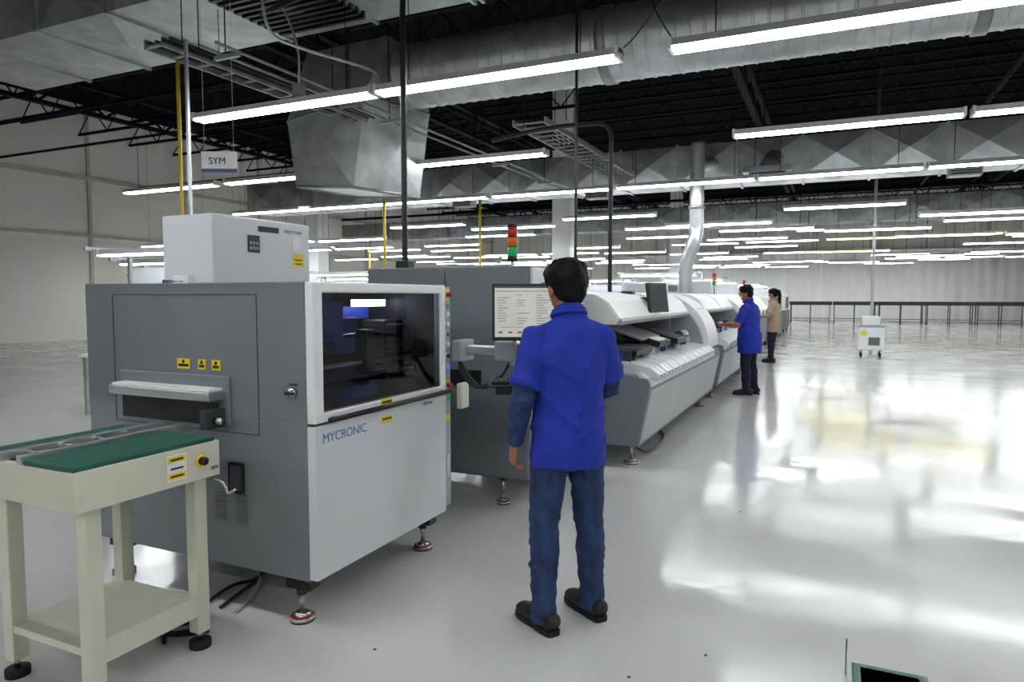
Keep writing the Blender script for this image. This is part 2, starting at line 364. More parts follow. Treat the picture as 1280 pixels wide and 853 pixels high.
# ------------------------------------------------------------------ room shell
X0,X1,Y0,Y1,ZC = -24,14,-9,48,8.2
b = B('floor'); b.box(X0,X1,Y0,Y1,-0.1,0,M_floor); b.done()
b = B('ceiling'); b.box(X0,X1,Y0,Y1,ZC,ZC+0.1,M_ceil); b.done()
for nm,bx in (('wall_back',(X0,X1,Y1,Y1+0.15)),('wall_front',(X0,X1,Y0-0.15,Y0)),('wall_left',(X0-0.15,X0,Y0,Y1)),('wall_right',(X1,X1+0.15,Y0,Y1))):
    b = B(nm); b.box(*bx,0,ZC,M_wall)
    if nm=='wall_left':
        for y in range(-8,48,4): b.box(X0,X0+0.06,y,y+0.12,0,ZC,M_wallb)
        b.box(X0,X0+0.05,Y0,Y1,5.6,5.75,M_wallb); b.box(X0,X0+0.05,Y0,Y1,3.6,3.7,M_wallb)
    if nm=='wall_back':
        for x in range(-22,14,3): b.box(x,x+0.1,Y1-0.06,Y1,0,ZC,M_wallb)
        b.box(X0,X1,Y1-0.05,Y1,6.0,6.2,M_wallb)
    b.done()
b = B('white_curtain')
bm = bmesh.new(); n=240
prev=None
for i in range(n+1):
    x = -14+24*i/n; y = 46.8+0.03*math.sin(i*1.1)+0.02*math.sin(i*2.7)
    a = bm.verts.new((x,y,0.02)); c = bm.verts.new((x,y,4.2))
    if prev: bm.faces.new((prev[0],a,c,prev[1]))
    prev=(a,c)
b.merge(bm, M_curt, True); b.box(-14,10,46.75,46.85,4.2,4.28,M_alu); b.done()

b = B('ceiling_trusses')
y = -7.0
while y < 47:
    for z in (7.1,7.95): b.box(X0,X1,y-0.04,y+0.04,z,z+0.08,M_truss)
    x = X0
    while x < X1-0.1:
        b.cyl((x,y,7.14),(x+0.75,y,7.98),0.022,M_truss,5); b.cyl((x+0.75,y,7.98),(x+1.5,y,7.14),0.022,M_truss,5)
        x += 1.5
    y += 1.9
for x in (-18,-10,-2,6):
    for z in (6.3,7.0): b.box(x-0.08,x+0.08,Y0,Y1,z,z+0.1,M_truss)
    y=Y0
    while y<Y1-1: b.cyl((x,y,6.35),(x,y+0.9,7.05),0.035,M_truss,5); b.cyl((x,y+0.9,7.05),(x,y+1.8,6.35),0.035,M_truss,5); y+=1.8
b.done()
b = B('sprinkler_pipes')
for y,z,r in ((3.4,5.9,0.05),(10.4,5.8,0.06),(13.2,5.9,0.04),(18,5.6,0.06),(24,5.7,0.06),(30,5.6,0.06)):
    b.cyl((X0,y,z),(X1,y,z),r,M_truss,8)
for x,z in ((-8.5,6.05),(-1.6,6.0),(3.2,6.1)):
    b.cyl((x,Y0,z),(x,Y1,z),0.05,M_truss,8)
for i in range(150):
    x = random.uniform(-14,9); y = random.choice([random.uniform(9.4,14.2),random.uniform(16,27),random.uniform(29,34)]); b.cyl((x,y,random.uniform(4.4,5.4)),(x,y,ZC),0.008,M_truss,4)
b.done()

# ------------------------------------------------------------------ light fixtures
LZ = 3.47
def fixture(b, x0, y, z=LZ, L=2.40, tube=M_tube, hang=True, two=True, rt=0.02):
    b.prism([(y-0.095,z+0.0),(y-0.05,z+0.07),(y+0.05,z+0.07),(y+0.095,z+0.0),(y+0.09,z+0.0),(y+0.03,z+0.035),(y-0.03,z+0.035),(y-0.09,z+0.0)], x0, x0+L, M_white, axis='X')
    for dy in ((-0.045,0.045) if two else (0,)):
        b.cyl((x0+0.03,y+dy,z),(x0+L-0.03,y+dy,z),rt,tube,8)
    for xx in (x0,x0+L-0.03): b.box(xx,xx+0.03,y-0.09,y+0.09,z-0.02,z+0.07,M_white)
    if hang:
        for xx in (x0+0.35,x0+L-0.35): b.cyl((xx,y,z+0.07),(xx,y,ZC),0.005,M_truss,4)
near = {5.6:[-6.45,-4.02,-1.22,1.22], 8.9:[-6.0,-1.15,1.3,-12.2,-9.6], 12.25:[-8.6,-6.1,-3.6,-1.18,1.25,3.7,-13,-11]}
for yy,xs in near.items():
    for x in xs:
        b = B('fluorescent_light_fixture'); fixture(b, x, yy, rt=0.028 if yy<6 else 0.024); b.done()
b = B('fluorescent_light_fixture_bank')
for yy in (-5.5,-2.0,1.6):
    for x in (-11,-8.4,-5.8,-3.2,-0.6,2.0,4.6): fixture(b, x, yy)
for yy in (5.6,8.9,12.25):
    for x in (4.2,6.8): fixture(b,x,yy)
b.done()
b = B('fluorescent_light_fixture_bank')
for i,yy in enumerate((16.6,19.6,22.6,26,29.4,33,36.5,40,43.5)):
    x = -22.0 + (i%2)*0.8
    while x < 11:
        if random.random() < 0.85: fixture(b, x, yy, LZ+random.uniform(-0.3,0.05), tube=(M_tubey if (yy in (26,29.4) and -2.5<x<3.5) else M_far), rt=0.034)
        x += 2.62
b.done()

# ------------------------------------------------------------------ ducts
def duct_x(b, x0,x1,y0,y1,z0,z1,step,m):
    x = x0
    while x < x1-0.01:
        xe = min(x+step,x1)
        bm = bmesh.new(); bmesh.ops.create_cube(bm,size=1)
        bmesh.ops.transform(bm, matrix=Matrix.Translation(((x+xe)/2,(y0+y1)/2,(z0+z1)/2))@Matrix.Diagonal((xe-x-0.03,y1-y0,z1-z0,1)), verts=bm.verts)
        r = bmesh.ops.poke(bm, faces=list(bm.faces))
        for v in r['verts']:
            c = V(((x+xe)/2,(y0+y1)/2,(z0+z1)/2)); d=v.co-c
            if abs(d.x)<0.01: v.co += d.normalized()*0.06
        b.merge(bm,m)
        b.box(xe-0.02,xe+0.02,y0-0.03,y1+0.03,z0-0.03,z1+0.03,m)
        x = xe
b = B('spiral_duct')
pts=[];rr=[]; x=-5.45
while x < 13.5:
    pts += [(x,8.3,4.57),(x+0.135,8.3,4.57),(x+0.142,8.3,4.57),(x+0.158,8.3,4.57)]; rr += [0.43,0.43,0.439,0.439]; x += 0.165
b.loft(pts, rr, M_galv, (0,1,0), 72, smooth=False)
for x in (-2.6,1.2,5): b.loft([(x,8.3,4.57),(x+0.12,8.3,4.57)],0.455,M_galv2,(0,1,0),48); b.cyl((x,8.3,4.98),(x,8.3,ZC),0.012,M_truss,5)
b.done()
b = B('duct_transition')
bm=bmesh.new()
A=[(-7.05,7.8,3.10),(-5.95,7.7,3.00),(-5.72,9.0,3.02),(-6.95,9.1,3.12)]; C=[(-7.1,7.7,4.0),(-5.75,7.7,4.2),(-5.48,8.9,4.2),(-7.1,9.2,4.0)]; D=[(-6.9,7.9,4.98),(-5.48,7.87,5.0),(-5.48,8.73,5.0),(-6.9,8.8,4.98)]
R=[[bm.verts.new(p) for p in L] for L in (A,C,D)]
bm.faces.new(R[0]);bm.faces.new(R[2])
fs=[]
for i in range(2):
    for k in range(4): fs.append(bm.faces.new((R[i][k],R[i][(k+1)%4],R[i+1][(k+1)%4],R[i+1][k])))
bmesh.ops.recalc_face_normals(bm,faces=bm.faces)
pk=bmesh.ops.poke(bm,faces=fs[:4])
cc=V((-6.3,8.4,3.6))
for v in pk['verts']: v.co += (v.co-cc).normalized()*0.06
b.merge(bm,M_galv)
for L in (A,C):
    for k in range(4): b.cyl(L[k],L[(k+1)%4],0.022,M_galv2,6)
for x,y in ((-6.8,8.0),(-6.8,8.7),(-5.6,8.3)): b.cyl((x,y,4.9),(x,y,ZC),0.012,M_truss,5)
b.done()
b = B('rectangular_duct')
duct_x(b,-11,-3.4,5.15,6.6,4.62,5.5,1.25,M_galv)
for i in range(10): b.box(-5.9,-4.7,5.3+i*0.11,5.34+i*0.11,4.54,4.62,M_black)
for x in (-10,-7,-4): b.cyl((x,5.9,5.5),(x,5.9,ZC),0.012,M_truss,5)
b.done()
b = B('rectangular_duct')
duct_x(b,-15,13.5,14.6,15.6,3.85,4.62,1.2,M_galv)
for x in range(-14,13,3): b.cyl((x,15.1,4.6),(x,15.1,ZC),0.012,M_truss,5)
for x in (-8.2,-4.9,1.8): 
    b.box(x,x+0.5,14.3,14.6,3.62,3.84,M_galv2,0.01)
    for k in range(4): b.box(x+0.03,x+0.47,14.29,14.3,3.65+k*0.045,3.675+k*0.045,M_seam)
b.done()
b = B('rectangular_duct')
duct_x(b,-22,13,27.5,28.5,4.2,5.0,1.5,M_galv2)
for x in range(-20,13,4): b.cyl((x,28,5),(x,28,ZC),0.015,M_truss,5)
b.done()
b = B('air_diffuser')
b.box(-1.5,-0.7,12.9,13.7,3.7,3.8,M_galv2,0.01); b.box(-1.4,-0.8,13.0,13.6,3.66,3.7,M_seam); b.cyl((-1.1,13.3,3.8),(-1.1,14.55,4.2),0.18,M_galv,16)
b.cyl((-1.3,13.0,3.8),(-1.3,13.0,ZC),0.006,M_truss,4); b.done()
b = B('exhaust_duct')
pts=smooth_path([(-2.28,12.9,4.3),(-2.28,12.9,3.2),(-2.28,12.9,2.75),(-2.30,12.8,2.5),(-2.40,12.7,2.15),(-2.42,12.7,1.9),(-2.42,12.7,1.57)],10)
rr=[0.125+0.008*(i%2) for i in range(len(pts))]
b.loft(pts, rr, M_galv, (0,1,0), 16); b.cyl((-2.28,12.9,3.9),(-2.28,14.55,4.2),0.13,M_galv,16); b.cyl((-2.28,12.9,3.1),(-2.28,12.9,3.16),0.15,M_galv2,16); b.done()

def tray_y(name,x,z,w,y0,y1):
    b=B(name)
    for s in (-1,1): b.box(x+s*w/2-0.012,x+s*w/2+0.012,y0,y1,z,z+0.09,M_galv2)
    y=y0
    while y<y1: b.box(x-w/2,x+w/2,y,y+0.03,z+0.01,z+0.03,M_galv2); y+=0.28
    for k in range(4): b.cyl((x-w/4+k*0.09,y0,z+0.05),(x-w/4+k*0.09,y1,z+0.05),0.018,M_black,6)
    y=y0+0.4
    while y<y1:
        for s in (-1,1): b.cyl((x+s*w/2,y,z),(x+s*w/2,y,ZC),0.007,M_truss,4)
        y+=2.2
    b.done()
tray_y('cable_tray',-4.05,4.0,0.5,9.3,14.2)
tray_y('cable_tray',-5.6,3.75,0.22,4.4,7.4)
b=B('strut_channel')
for x in (-5.25,-5.05): b.cyl((x,4.6,3.78),(x,14,3.78),0.016,M_galv2,6)
for y in (4.8,6.6,7.4,10.6,12.6): b.box(-5.3,-5.0,y,y+0.04,3.72,3.76,M_galv2); b.cyl((-5.15,y,3.76),(-5.15,y,ZC),0.008,M_truss,4)
b.done()

b=B('power_conduit'); b.pipe([(-3.1,4.65,1.735),(-3.1,4.65,2.4),(-3.1,4.65,3.2),(-3.1,4.65,3.75),(-3.1,4.66,4.05),(-3.18,4.7,4.15),(-3.5,4.8,4.2),(-5.0,5.1,4.2)],0.024,M_black); b.box(-3.16,-3.04,4.6,4.7,1.735,1.80,M_black,0.01); b.done()
b=B('power_conduit'); b.pipe([(-2.5,7.0,1.57),(-2.5,7.0,2.4),(-2.5,7.0,3.4),(-2.5,7.0,ZC)],0.016,M_black); b.done()
b=B('power_conduit'); b.pipe([(-2.42,8.0,1.57),(-2.42,8.0,2.4),(-2.42,8.0,3.2),(-2.42,8.0,3.42),(-2.5,8.0,3.55),(-2.7,8.0,3.58),(-3.3,8.0,3.58),(-4.0,8.0,3.5)],0.026,M_black); b.done()
b=B('utility_pole')
b.cyl((-5.36,4.45,0),(-5.36,4.45,3.62),0.016,M_yelp,10); b.box(-5.24,-5.215,4.42,4.445,0,3.78,M_alu); b.done()
for x,y in ((-8.5,12.0),(-7.3,14.0),(-14.8,20)):
    b=B('yellow_pipe'); b.cyl((x,y,0),(x,y,3.8),0.03,M_yelp,8); b.done()
b=B('light_cord'); b.pipe([(-1.6,5.6,3.54),(-1.5,5.6,3.62),(-1.3,5.6,3.85),(-1.28,5.62,3.95),(-1.36,5.62,3.95),(-1.34,5.6,3.80),(-1.2,5.6,3.55)],0.006,M_black,6); b.done()
b=B('junction_box'); b.box(-5.05,-4.95,5.55,5.65,3.56,3.68,M_galv2,0.005); b.pipe([(-5.0,5.6,3.68),(-5.0,5.6,4.0),(-5.1,5.6,4.3),(-5.3,5.65,4.6)],0.012,M_alu); b.done()
b=B('conduit_bend'); b.pipe([(-4.6,4.7,4.8),(-4.6,4.7,4.2),(-4.55,4.75,3.85),(-4.4,4.95,3.75),(-4.1,5.6,3.7),(-4.05,5.6,3.56)],0.014,M_alu); b.cyl((-4.6,4.7,4.8),(-4.6,4.7,ZC),0.014,M_alu,6); b.done()

for x,y in ((-7.9,21.0),(-18,21.0),(-7.9,38.6)):
    b=B('column'); b.box(x-0.3,x+0.3,y-0.3,y+0.3,0,ZC,M_white,0.02); b.box(x-0.33,x+0.33,y-0.33,y+0.33,0,1.0,M_greyl,0.01); b.done()

b=B('hanging_sign')
Ms=Matrix.Translation((-5.43,4.95,2.72))@Matrix.Rotation(math.radians(27),4,'Z')
b.box(-0.17,0.17,-0.004,0.004,0,0.2,M_paper,M=Ms); b.box(-0.171,0.171,-0.006,-0.003,0,0.035,M_purp,M=Ms)
b.text('SYM',0.09,Ms@Matrix.Translation((-0.10,-0.006,0.08))@Matrix.Rotation(math.pi/2,4,'X'),M_black,0.002)
for s in (-0.14,0.14):
    p=Ms@V((s,0,0.2)); b.cyl(p,(p.x,p.y,ZC),0.003,M_alu,4)
b.done()

def foot(b,x,y,ztop,pad=0.058,red=True):
    b.cyl((x,y,0.0),(x,y,0.008),pad,M_rub,24); b.cyl((x,y,0.008),(x,y,0.022),pad*1.02,M_steel,24)
    b.cyl((x,y,0.022),(x,y,0.027),pad*0.93,M_red if red else M_rub,24); b.cyl((x,y,0.026),(x,y,0.045),pad*0.9,M_steel,24,r2=0.024)
    b.cyl((x,y,0.04),(x,y,ztop),0.013,M_steel,12); b.cyl((x,y,ztop-0.035),(x,y,ztop-0.01),0.026,M_black,6)

def MX(x,y,z): return Matrix.Translation((x,y,z))@Matrix(((0,0,1,0),(1,0,0,0),(0,1,0,0),(0,0,0,1)))
def MY(x,y,z): return Matrix.Translation((x,y,z))@Matrix.Rotation(math.pi/2,4,'X')

# ------------------------------------------------------------------ printer machine
b=B('solder_paste_printer')
xa,xb,ya,yb,za,zb=-3.62,-2.12,2.38,3.60,0.215,1.585
b.box(xa,xb,ya,yb,za,0.95,M_grey,0.012)
b.box(xa,-2.95,ya,yb,0.95,zb,M_grey,0.01)
b.box(xa,xb,ya,ya+0.05,0.94,zb,M_grey,0.006)
b.box(xa,xb,yb-0.03,yb,0.94,zb,M_grey,0.006)
b.box(xa,xb,ya,yb,zb-0.03,zb,M_grey,0.006)
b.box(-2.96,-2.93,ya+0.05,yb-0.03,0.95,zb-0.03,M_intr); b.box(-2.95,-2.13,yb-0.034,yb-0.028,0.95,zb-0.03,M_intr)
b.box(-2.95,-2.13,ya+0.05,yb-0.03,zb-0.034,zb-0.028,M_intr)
b.box(-2.9,-2.15,ya+0.05,yb-0.03,0.95,0.96,M_black)
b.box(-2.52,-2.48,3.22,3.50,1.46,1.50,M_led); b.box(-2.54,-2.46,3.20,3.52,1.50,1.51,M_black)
b.box(-2.72,-2.60,2.5,3.5,1.38,1.46,M_pcb,0.01); b.box(-2.62,-2.46,3.0,3.2,1.20,1.40,M_pcb,0.01); b.box(-2.55,-2.38,3.36,3.54,1.14,1.38,M_intr,0.01)
b.box(-2.75,-2.25,2.5,3.5,1.09,1.11,M_greyd); b.cyl((-2.45,2.5,1.3),(-2.45,3.5,1.3),0.015,M_steel); b.box(-2.6,-2.25,2.8,3.1,0.98,1.05,M_pcb,0.01)
b.box(-2.34,-2.26,3.02,3.09,1.12,1.34,M_intr,0.005); b.box(-2.36,-2.24,2.62,2.80,1.30,1.5,M_pcb,0.008); b.box(-2.34,-2.22,3.3,3.42,1.2,1.36,M_intr,0.008)
b.box(-2.4,-2.2,3.2,3.46,0.97,1.05,M_intr,0.01); b.cyl((-2.3,2.5,1.16),(-2.3,3.5,1.16),0.010,M_alu)
b.pipe([(-2.25,3.15,1.10),(-2.22,3.2,1.03),(-2.2,3.3,1.0),(-2.2,3.4,1.04),(-2.25,3.46,1.12)],0.012,M_black)
fx0,fx1=-2.125,-2.075
b.box(fx0,fx1,2.385,2.45,0.975,zb,M_white,0.008); b.box(fx0,fx1,3.485,3.535,0.975,zb,M_white,0.008)
b.box(fx0,fx1-0.001,2.386,3.534,1.535,zb-0.001,M_white,0.008); b.box(fx0,fx1-0.001,2.386,3.534,0.945,0.99,M_white,0.008)
b.quad([(-2.09,2.44,0.98),(-2.09,3.49,0.98),(-2.09,3.49,1.54),(-2.09,2.44,1.54)],M_glass)
b.box(fx0,fx1,2.385,3.535,0.225,0.935,M_whiteg,0.008)
b.box(fx0-0.002,fx1-0.008,2.39,3.53,0.93,0.95,M_seam)
b.cyl((-2.045,2.45,0.958),(-2.045,3.53,0.958),0.013,M_black); 
for y in (2.5,3.48): b.cyl((-2.08,y,0.958),(-2.045,y,0.958),0.009,M_black)
b.text('MYCRONIC',0.062,MX(-2.0745,2.432,0.852),M_teal)
b.text('MYPro line',0.022,MX(-2.0745,3.28,0.905),M_seam)
for y,z in ((2.93,0.972),(2.93,0.885)):
    b.box(-2.0755,-2.0735,y-0.05,y+0.05,z-0.02,z+0.018,M_yel); b.box(-2.0736,-2.0732,y-0.04,y+0.04,z-0.003,z+0.008,M_black)
b.box(-2.16,-2.115,3.54,3.66,0.23,zb-0.01,M_greyl,0.006)
cols=[(1.53,M_red),(1.46,M_grL),(1.41,M_white),(1.35,M_white),(1.29,M_greyd),(1.23,M_white),(1.16,M_black),(1.09,M_bluL),(0.98,M_red),(0.90,M_grL)]
for z,m in cols:
    b.cyl((-2.118,3.60,z),(-2.10,3.60,z),0.020,M_alu,16); b.cyl((-2.10,3.60,z),(-2.092 if m is not M_red else -2.070,3.60,z),0.014,m,16)
for z in (1.53,0.98): b.box(-2.116,-2.112,3.565,3.635,z-0.035,z+0.035,M_yel)
b.box(-2.116,-2.112,3.56,3.64,0.76,0.80,M_yel); b.box(-2.116,-2.09,3.57,3.60,0.42,0.56,M_alu,0.004)
yf=ya-0.001
def outline(x0,x1,z0,z1,t=0.004):
    b.box(x0,x1,yf-0.001,yf+0.002,z1-t,z1,M_seam); b.box(x0,x1,yf-0.001,yf+0.002,z0,z0+t,M_seam)
    b.box(x0,x0+t,yf-0.001,yf+0.002,z0,z1,M_seam); b.box(x1-t,x1,yf-0.001,yf+0.002,z0,z1,M_seam)
outline(-3.4,-2.40,0.87,1.53)
for x,w in ((-2.885,0.085),(-2.76,0.05),(-2.665,0.055)):
    b.box(x-w/2,x+w/2,yf-0.003,yf,1.165,1.215,M_yel); b.box(x-w/2+0.008,x+w/2-0.008,yf-0.004,yf-0.002,1.175,1.188,M_black); b.box(x-0.008,x+0.008,yf-0.004,yf-0.002,1.192,1.208,M_black)
b.box(-3.35,-2.575,ya-0.012,ya,0.90,1.14,M_grey,0.006,seg=3)
b.box(-3.33,-2.64,ya-0.014,ya-0.008,0.90,1.01,M_black)
b.box(-3.3,-2.60,ya-0.11,ya-0.01,1.03,1.075,M_alu,0.006); b.box(-3.3,-2.62,ya-0.09,ya-0.01,1.075,1.085,M_white)
b.box(-2.64,-2.60,ya-0.13,ya-0.01,0.90,0.99,M_seam,0.006); b.cyl((-2.60,ya-0.08,0.94),(-2.55,ya-0.08,0.94),0.016,M_steel)
b.box(-2.595,-2.50,yf-0.012,yf,0.585,0.73,M_black,0.012); b.box(-2.58,-2.515,yf-0.016,yf-0.01,0.60,0.715,M_seam,0.004)
for x in (-2.66,-2.52):
    for k in range(7): b.box(x-0.035,x+0.035,yf-0.006,yf,0.44+k*0.022,0.449+k*0.022,M_greyd,0.002)
b.cyl((-2.19,yf,1.085),(-2.19,yf-0.02,1.085),0.022,M_steel,16); b.box(-2.215,-2.165,yf-0.035,yf-0.018,1.078,1.092,M_black,0.003); b.text('OFF ON',0.014,MY(-2.215,yf-0.001,1.118),M_black)
for x,y in ((-2.22,2.44),(-2.20,3.46),(-3.5,2.46),(-3.5,3.5)):
    foot(b,x,y,0.16); b.box(x-0.07,x+0.07,y-0.03,y+0.05,0.155,0.22,M_black,0.004)
b.box(-3.5,-2.3,2.5,3.5,0.17,0.22,M_black)
b.done()

b=B('floor_cables')
for k in range(3):
    b.pipe([(-2.55-0.1*k,2.35,0.012),(-2.6-0.1*k,2.5+0.03*k,0.012),(-2.75,2.7,0.012),(-2.9,2.8+0.05*k,0.012),(-3.2,2.9,0.012)],0.009,M_black if k%3 else M_greyl,6)
b.pipe([(-2.5,2.15,0.02),(-2.58,2.05,0.03),(-2.7,2.08,0.02),(-2.65,2.18,0.05),(-2.55,2.1,0.03),(-2.75,2.0,0.014),(-3.0,1.9,0.014)],0.012,M_rub,6)
b.pipe([(-2.6,2.0,0.012),(-2.7,2.1,0.012),(-2.62,2.25,0.012),(-2.8,2.3,0.012)],0.010,M_rub,6)
b.done()

# ------------------------------------------------------------------ conveyor table
b=B('conveyor_table')
cx0,cx1,cy0,cy1=-2.98,-2.37,1.50,2.12
b.box(cx1-0.04,cx1,cy0,cy1,0.755,0.905,M_cream,0.004); b.box(cx0,cx0+0.04,cy0,cy1,0.755,0.905,M_cream,0.004)
b.box(cx0+0.03,cx1-0.03,cy1-0.032,cy1-0.002,0.757,0.90,M_cream); b.box(cx0+0.03,cx1-0.03,cy0+0.002,cy0+0.032,0.757,0.90,M_cream)
b.box(cx0+0.04,cx1-0.04,cy0+0.03,cy1-0.03,0.87,0.895,M_seam)
b.box(cx1-0.30,cx1-0.005,cy0,cy1-0.02,0.90,0.922,M_green,0.004); b.box(cx0,cx0+0.12,cy0,cy1,0.905,0.925,M_green,0.004)
for x in (-2.70,-2.83): b.box(x-0.015,x+0.015,cy0,cy1+0.12,0.90,0.935,M_alu,0.003)
for k in range(4): b.cyl((-2.83,cy0+0.1+k*0.14,0.915),(-2.70,cy0+0.1+k*0.14,0.915),0.012,M_steel,10)
for x in (cx1-0.11,cx0+0.02):
    for y in (cy1-0.09,cy0+0.06):
        b.box(x,x+0.06,y,y+0.06,0.07,0.755,M_cream,0.004); b.cyl((x+0.03,y+0.03,0.0),(x+0.03,y+0.03,0.03),0.045,M_rub,16); b.cyl((x+0.03,y+0.03,0.03),(x+0.03,y+0.03,0.08),0.012,M_steel)
b.box(cx0+0.03,cx1-0.06,cy0+0.065,cy1-0.065,0.19,0.22,M_cream); b.box(cx1-0.085,cx1-0.055,cy0+0.1,cy1-0.08,0.15,0.24,M_cream)
b.box(cx1,cx1+0.002,1.86,1.95,0.78,0.885,M_paper)
for z0_,c in ((0.862,M_yel),(0.826,M_paper),(0.795,M_yel)): b.box(cx1+0.001,cx1+0.003,1.865,1.945,z0_-0.008,z0_+0.016,c); b.box(cx1+0.002,cx1+0.0035,1.875,1.935,z0_,z0_+0.008,M_black)
b.cyl((cx1,2.02,0.835),(cx1+0.006,2.02,0.835),0.026,M_yel,20); b.cyl((cx1,2.02,0.835),(cx1+0.03,2.02,0.835),0.017,M_black,16)
b.pipe([(cx1-0.02,2.10,0.74),(cx1+0.03,2.11,0.72),(cx1+0.05,2.115,0.68),(cx1+0.09,2.12,0.70)],0.007,M_steel,8)
b.text('2050',0.02,MX(cx1+0.001,2.07,0.785),M_black)
b.done()

b=B('board_loader_cabinet')
b.box(-4.20,-3.72,3.32,4.25,0.06,2.07,M_whiteg,0.012)
b.box(-3.722,-3.717,3.72,3.92,1.98,2.02,M_seam); b.box(-3.722,-3.715,3.62,3.73,1.83,1.95,M_black,0.003)
for i in range(3):
    for k in range(2): b.box(-3.716,-3.713,3.635+i*0.03,3.652+i*0.03,1.85+k*0.035,1.87+k*0.035,M_greyl)
b.text('mycronic',0.05,MX(-3.7185,3.98,1.99),M_teal)
b.box(-3.722,-3.717,4.06,4.18,1.74,1.84,M_yel); b.box(-3.722,-3.717,4.06,4.14,1.87,1.97,M_paper)
b.box(-3.718,-3.716,4.08,4.16,1.76,1.77,M_black); b.box(-3.718,-3.716,4.08,4.16,1.79,1.80,M_black)
for x in (-4.17,-3.82):
    for y in (3.35,4.1): b.box(x,x+0.05,y,y+0.05,0,0.07,M_black)
b.cyl((-4.15,3.28,1.62),(-3.95,3.28,1.62),0.012,M_steel); b.box(-4.05,-3.9,3.27,3.33,1.58,1.66,M_white,0.004)
b.done()

b=B('inspection_machine')
b.box(-3.30,-1.92,4.42,5.55,0.20,1.735,M_grey,0.014)
b.box(-1.925,-1.90,4.44,5.53,0.24,0.95,M_whiteg,0.006); b.box(-1.925,-1.90,4.44,5.53,0.98,1.72,M_whiteg,0.006); b.box(-1.902,-1.895,4.60,5.35,1.10,1.62,M_black)
b.box(-2.6,-2.595,4.416,4.422,0.25,1.70,M_seam)
for x,y in ((-2.15,4.48),(-2.0,5.45),(-3.2,4.5),(-3.2,5.45)): foot(b,x,y,0.21,0.05,False)
b.box(-2.9,-2.3,4.405,4.42,0.86,0.98,M_black)
b.done()
b=B('signal_tower')
x,y=-2.42,5.22
b.cyl((x,y,1.735),(x,y,1.76),0.045,M_black,20); b.cyl((x,y,1.76),(x,y,1.82),0.012,M_alu); b.cyl((x,y,1.81),(x,y,1.85),0.043,M_black,20)
for z,m in ((1.85,M_grL),(1.932,M_orL),(2.014,M_redL)):
    b.cyl((x,y,z),(x,y,z+0.076),0.041,m,20); b.cyl((x,y,z+0.076),(x,y,z+0.082),0.043,M_black,20)
b.cyl((x,y,2.096),(x,y,2.115),0.043,M_black,20); b.done()

b=B('monitor_on_arm')
ang=math.atan2(0.50,0.866)
Mm=Matrix.Translation((-1.555,3.66,1.43))@Matrix.Rotation(ang*0.95,4,'Z')@Matrix.Rotation(math.radians(-7),4,'X')
b.box(-0.245,0.245,0,0.03,-0.165,0.165,M_black,0.006,M=Mm); b.box(-0.15,0.15,0.03,0.06,-0.1,0.1,M_black,0.01,M=Mm)
b.box(-0.23,0.23,-0.003,0.001,-0.145,0.15,M_scr,M=Mm)
b.box(-0.23,0.23,-0.005,-0.002,0.138,0.15,M_scrd,M=Mm); b.box(-0.23,0.23,-0.005,-0.002,0.118,0.121,M_scrt,M=Mm)
for col in range(4):
    xo=-0.215+col*0.112
    for k in range(12):
        if random.random()<0.8: b.box(xo,xo+random.uniform(0.03,0.085),-0.005,-0.002,0.095-k*0.015,0.098-k*0.015,M_scrt,M=Mm)
for k in range(8): b.box(-0.21+k*0.055,-0.185+k*0.055,-0.005,-0.002,-0.124,-0.114,M_scrt,M=Mm)
b.box(-0.2,-0.06,-0.005,-0.002,-0.09,-0.088,M_scrd,M=Mm)
b.cyl((-1.62,3.78,1.0),(-1.62,3.78,1.45),0.022,M_black)
b.box(-1.66,-1.56,3.70,3.80,1.36,1.48,M_black,0.01)
b.box(-2.09,-1.68,3.745,3.815,1.155,1.215,M_alu,0.012); b.box(-1.84,-1.70,3.70,3.80,1.13,1.25,M_greyl,0.015)
b.cyl((-1.73,3.76,1.10),(-1.73,3.76,1.26),0.03,M_alu); b.box(-2.115,-2.05,3.67,3.85,1.12,1.25,M_greyl,0.01)
b.box(-1.75,-1.6,3.735,3.79,1.19,1.235,M_greyl,0.01)
Mk=Matrix.Translation((-1.54,3.56,1.03))@Matrix.Rotation(ang*0.95,4,'Z')
b.box(-0.24,0.24,-0.13,0.13,-0.012,0.0,M_black,0.004,M=Mk); b.box(-0.22,0.16,-0.07,0.07,0.0,0.018,M_black,0.004,M=Mk)
for r_ in range(4):
    for k in range(14): b.box(-0.212+k*0.026,-0.192+k*0.026,-0.055+r_*0.03,-0.033+r_*0.03,0.017,0.023,M_seam,M=Mk)
b.box(-0.20,0.20,-0.13,-0.12,-0.05,0.0,M_black,0.003,M=Mk)
b.cyl((-1.62,3.78,1.0),(-1.56,3.62,1.01),0.018,M_black)
b.done()
b=B('monitor_cables')
for k in range(4):
    b.pipe([(-2.08,3.70,1.14-k*0.02),(-2.02,3.72,1.03-k*0.015),(-1.95,3.74,0.96),(-1.86,3.75,0.98+k*0.01),(-1.80,3.76,1.05),(-1.76,3.76,1.12)],0.009,M_black,6)
b.pipe([(-1.7,3.76,1.2),(-1.72,3.72,1.3),(-1.66,3.72,1.36)],0.008,M_black,6)
b.box(-2.1,-2.06,3.70,3.80,0.82,0.98,M_cream,0.01)
b.done()

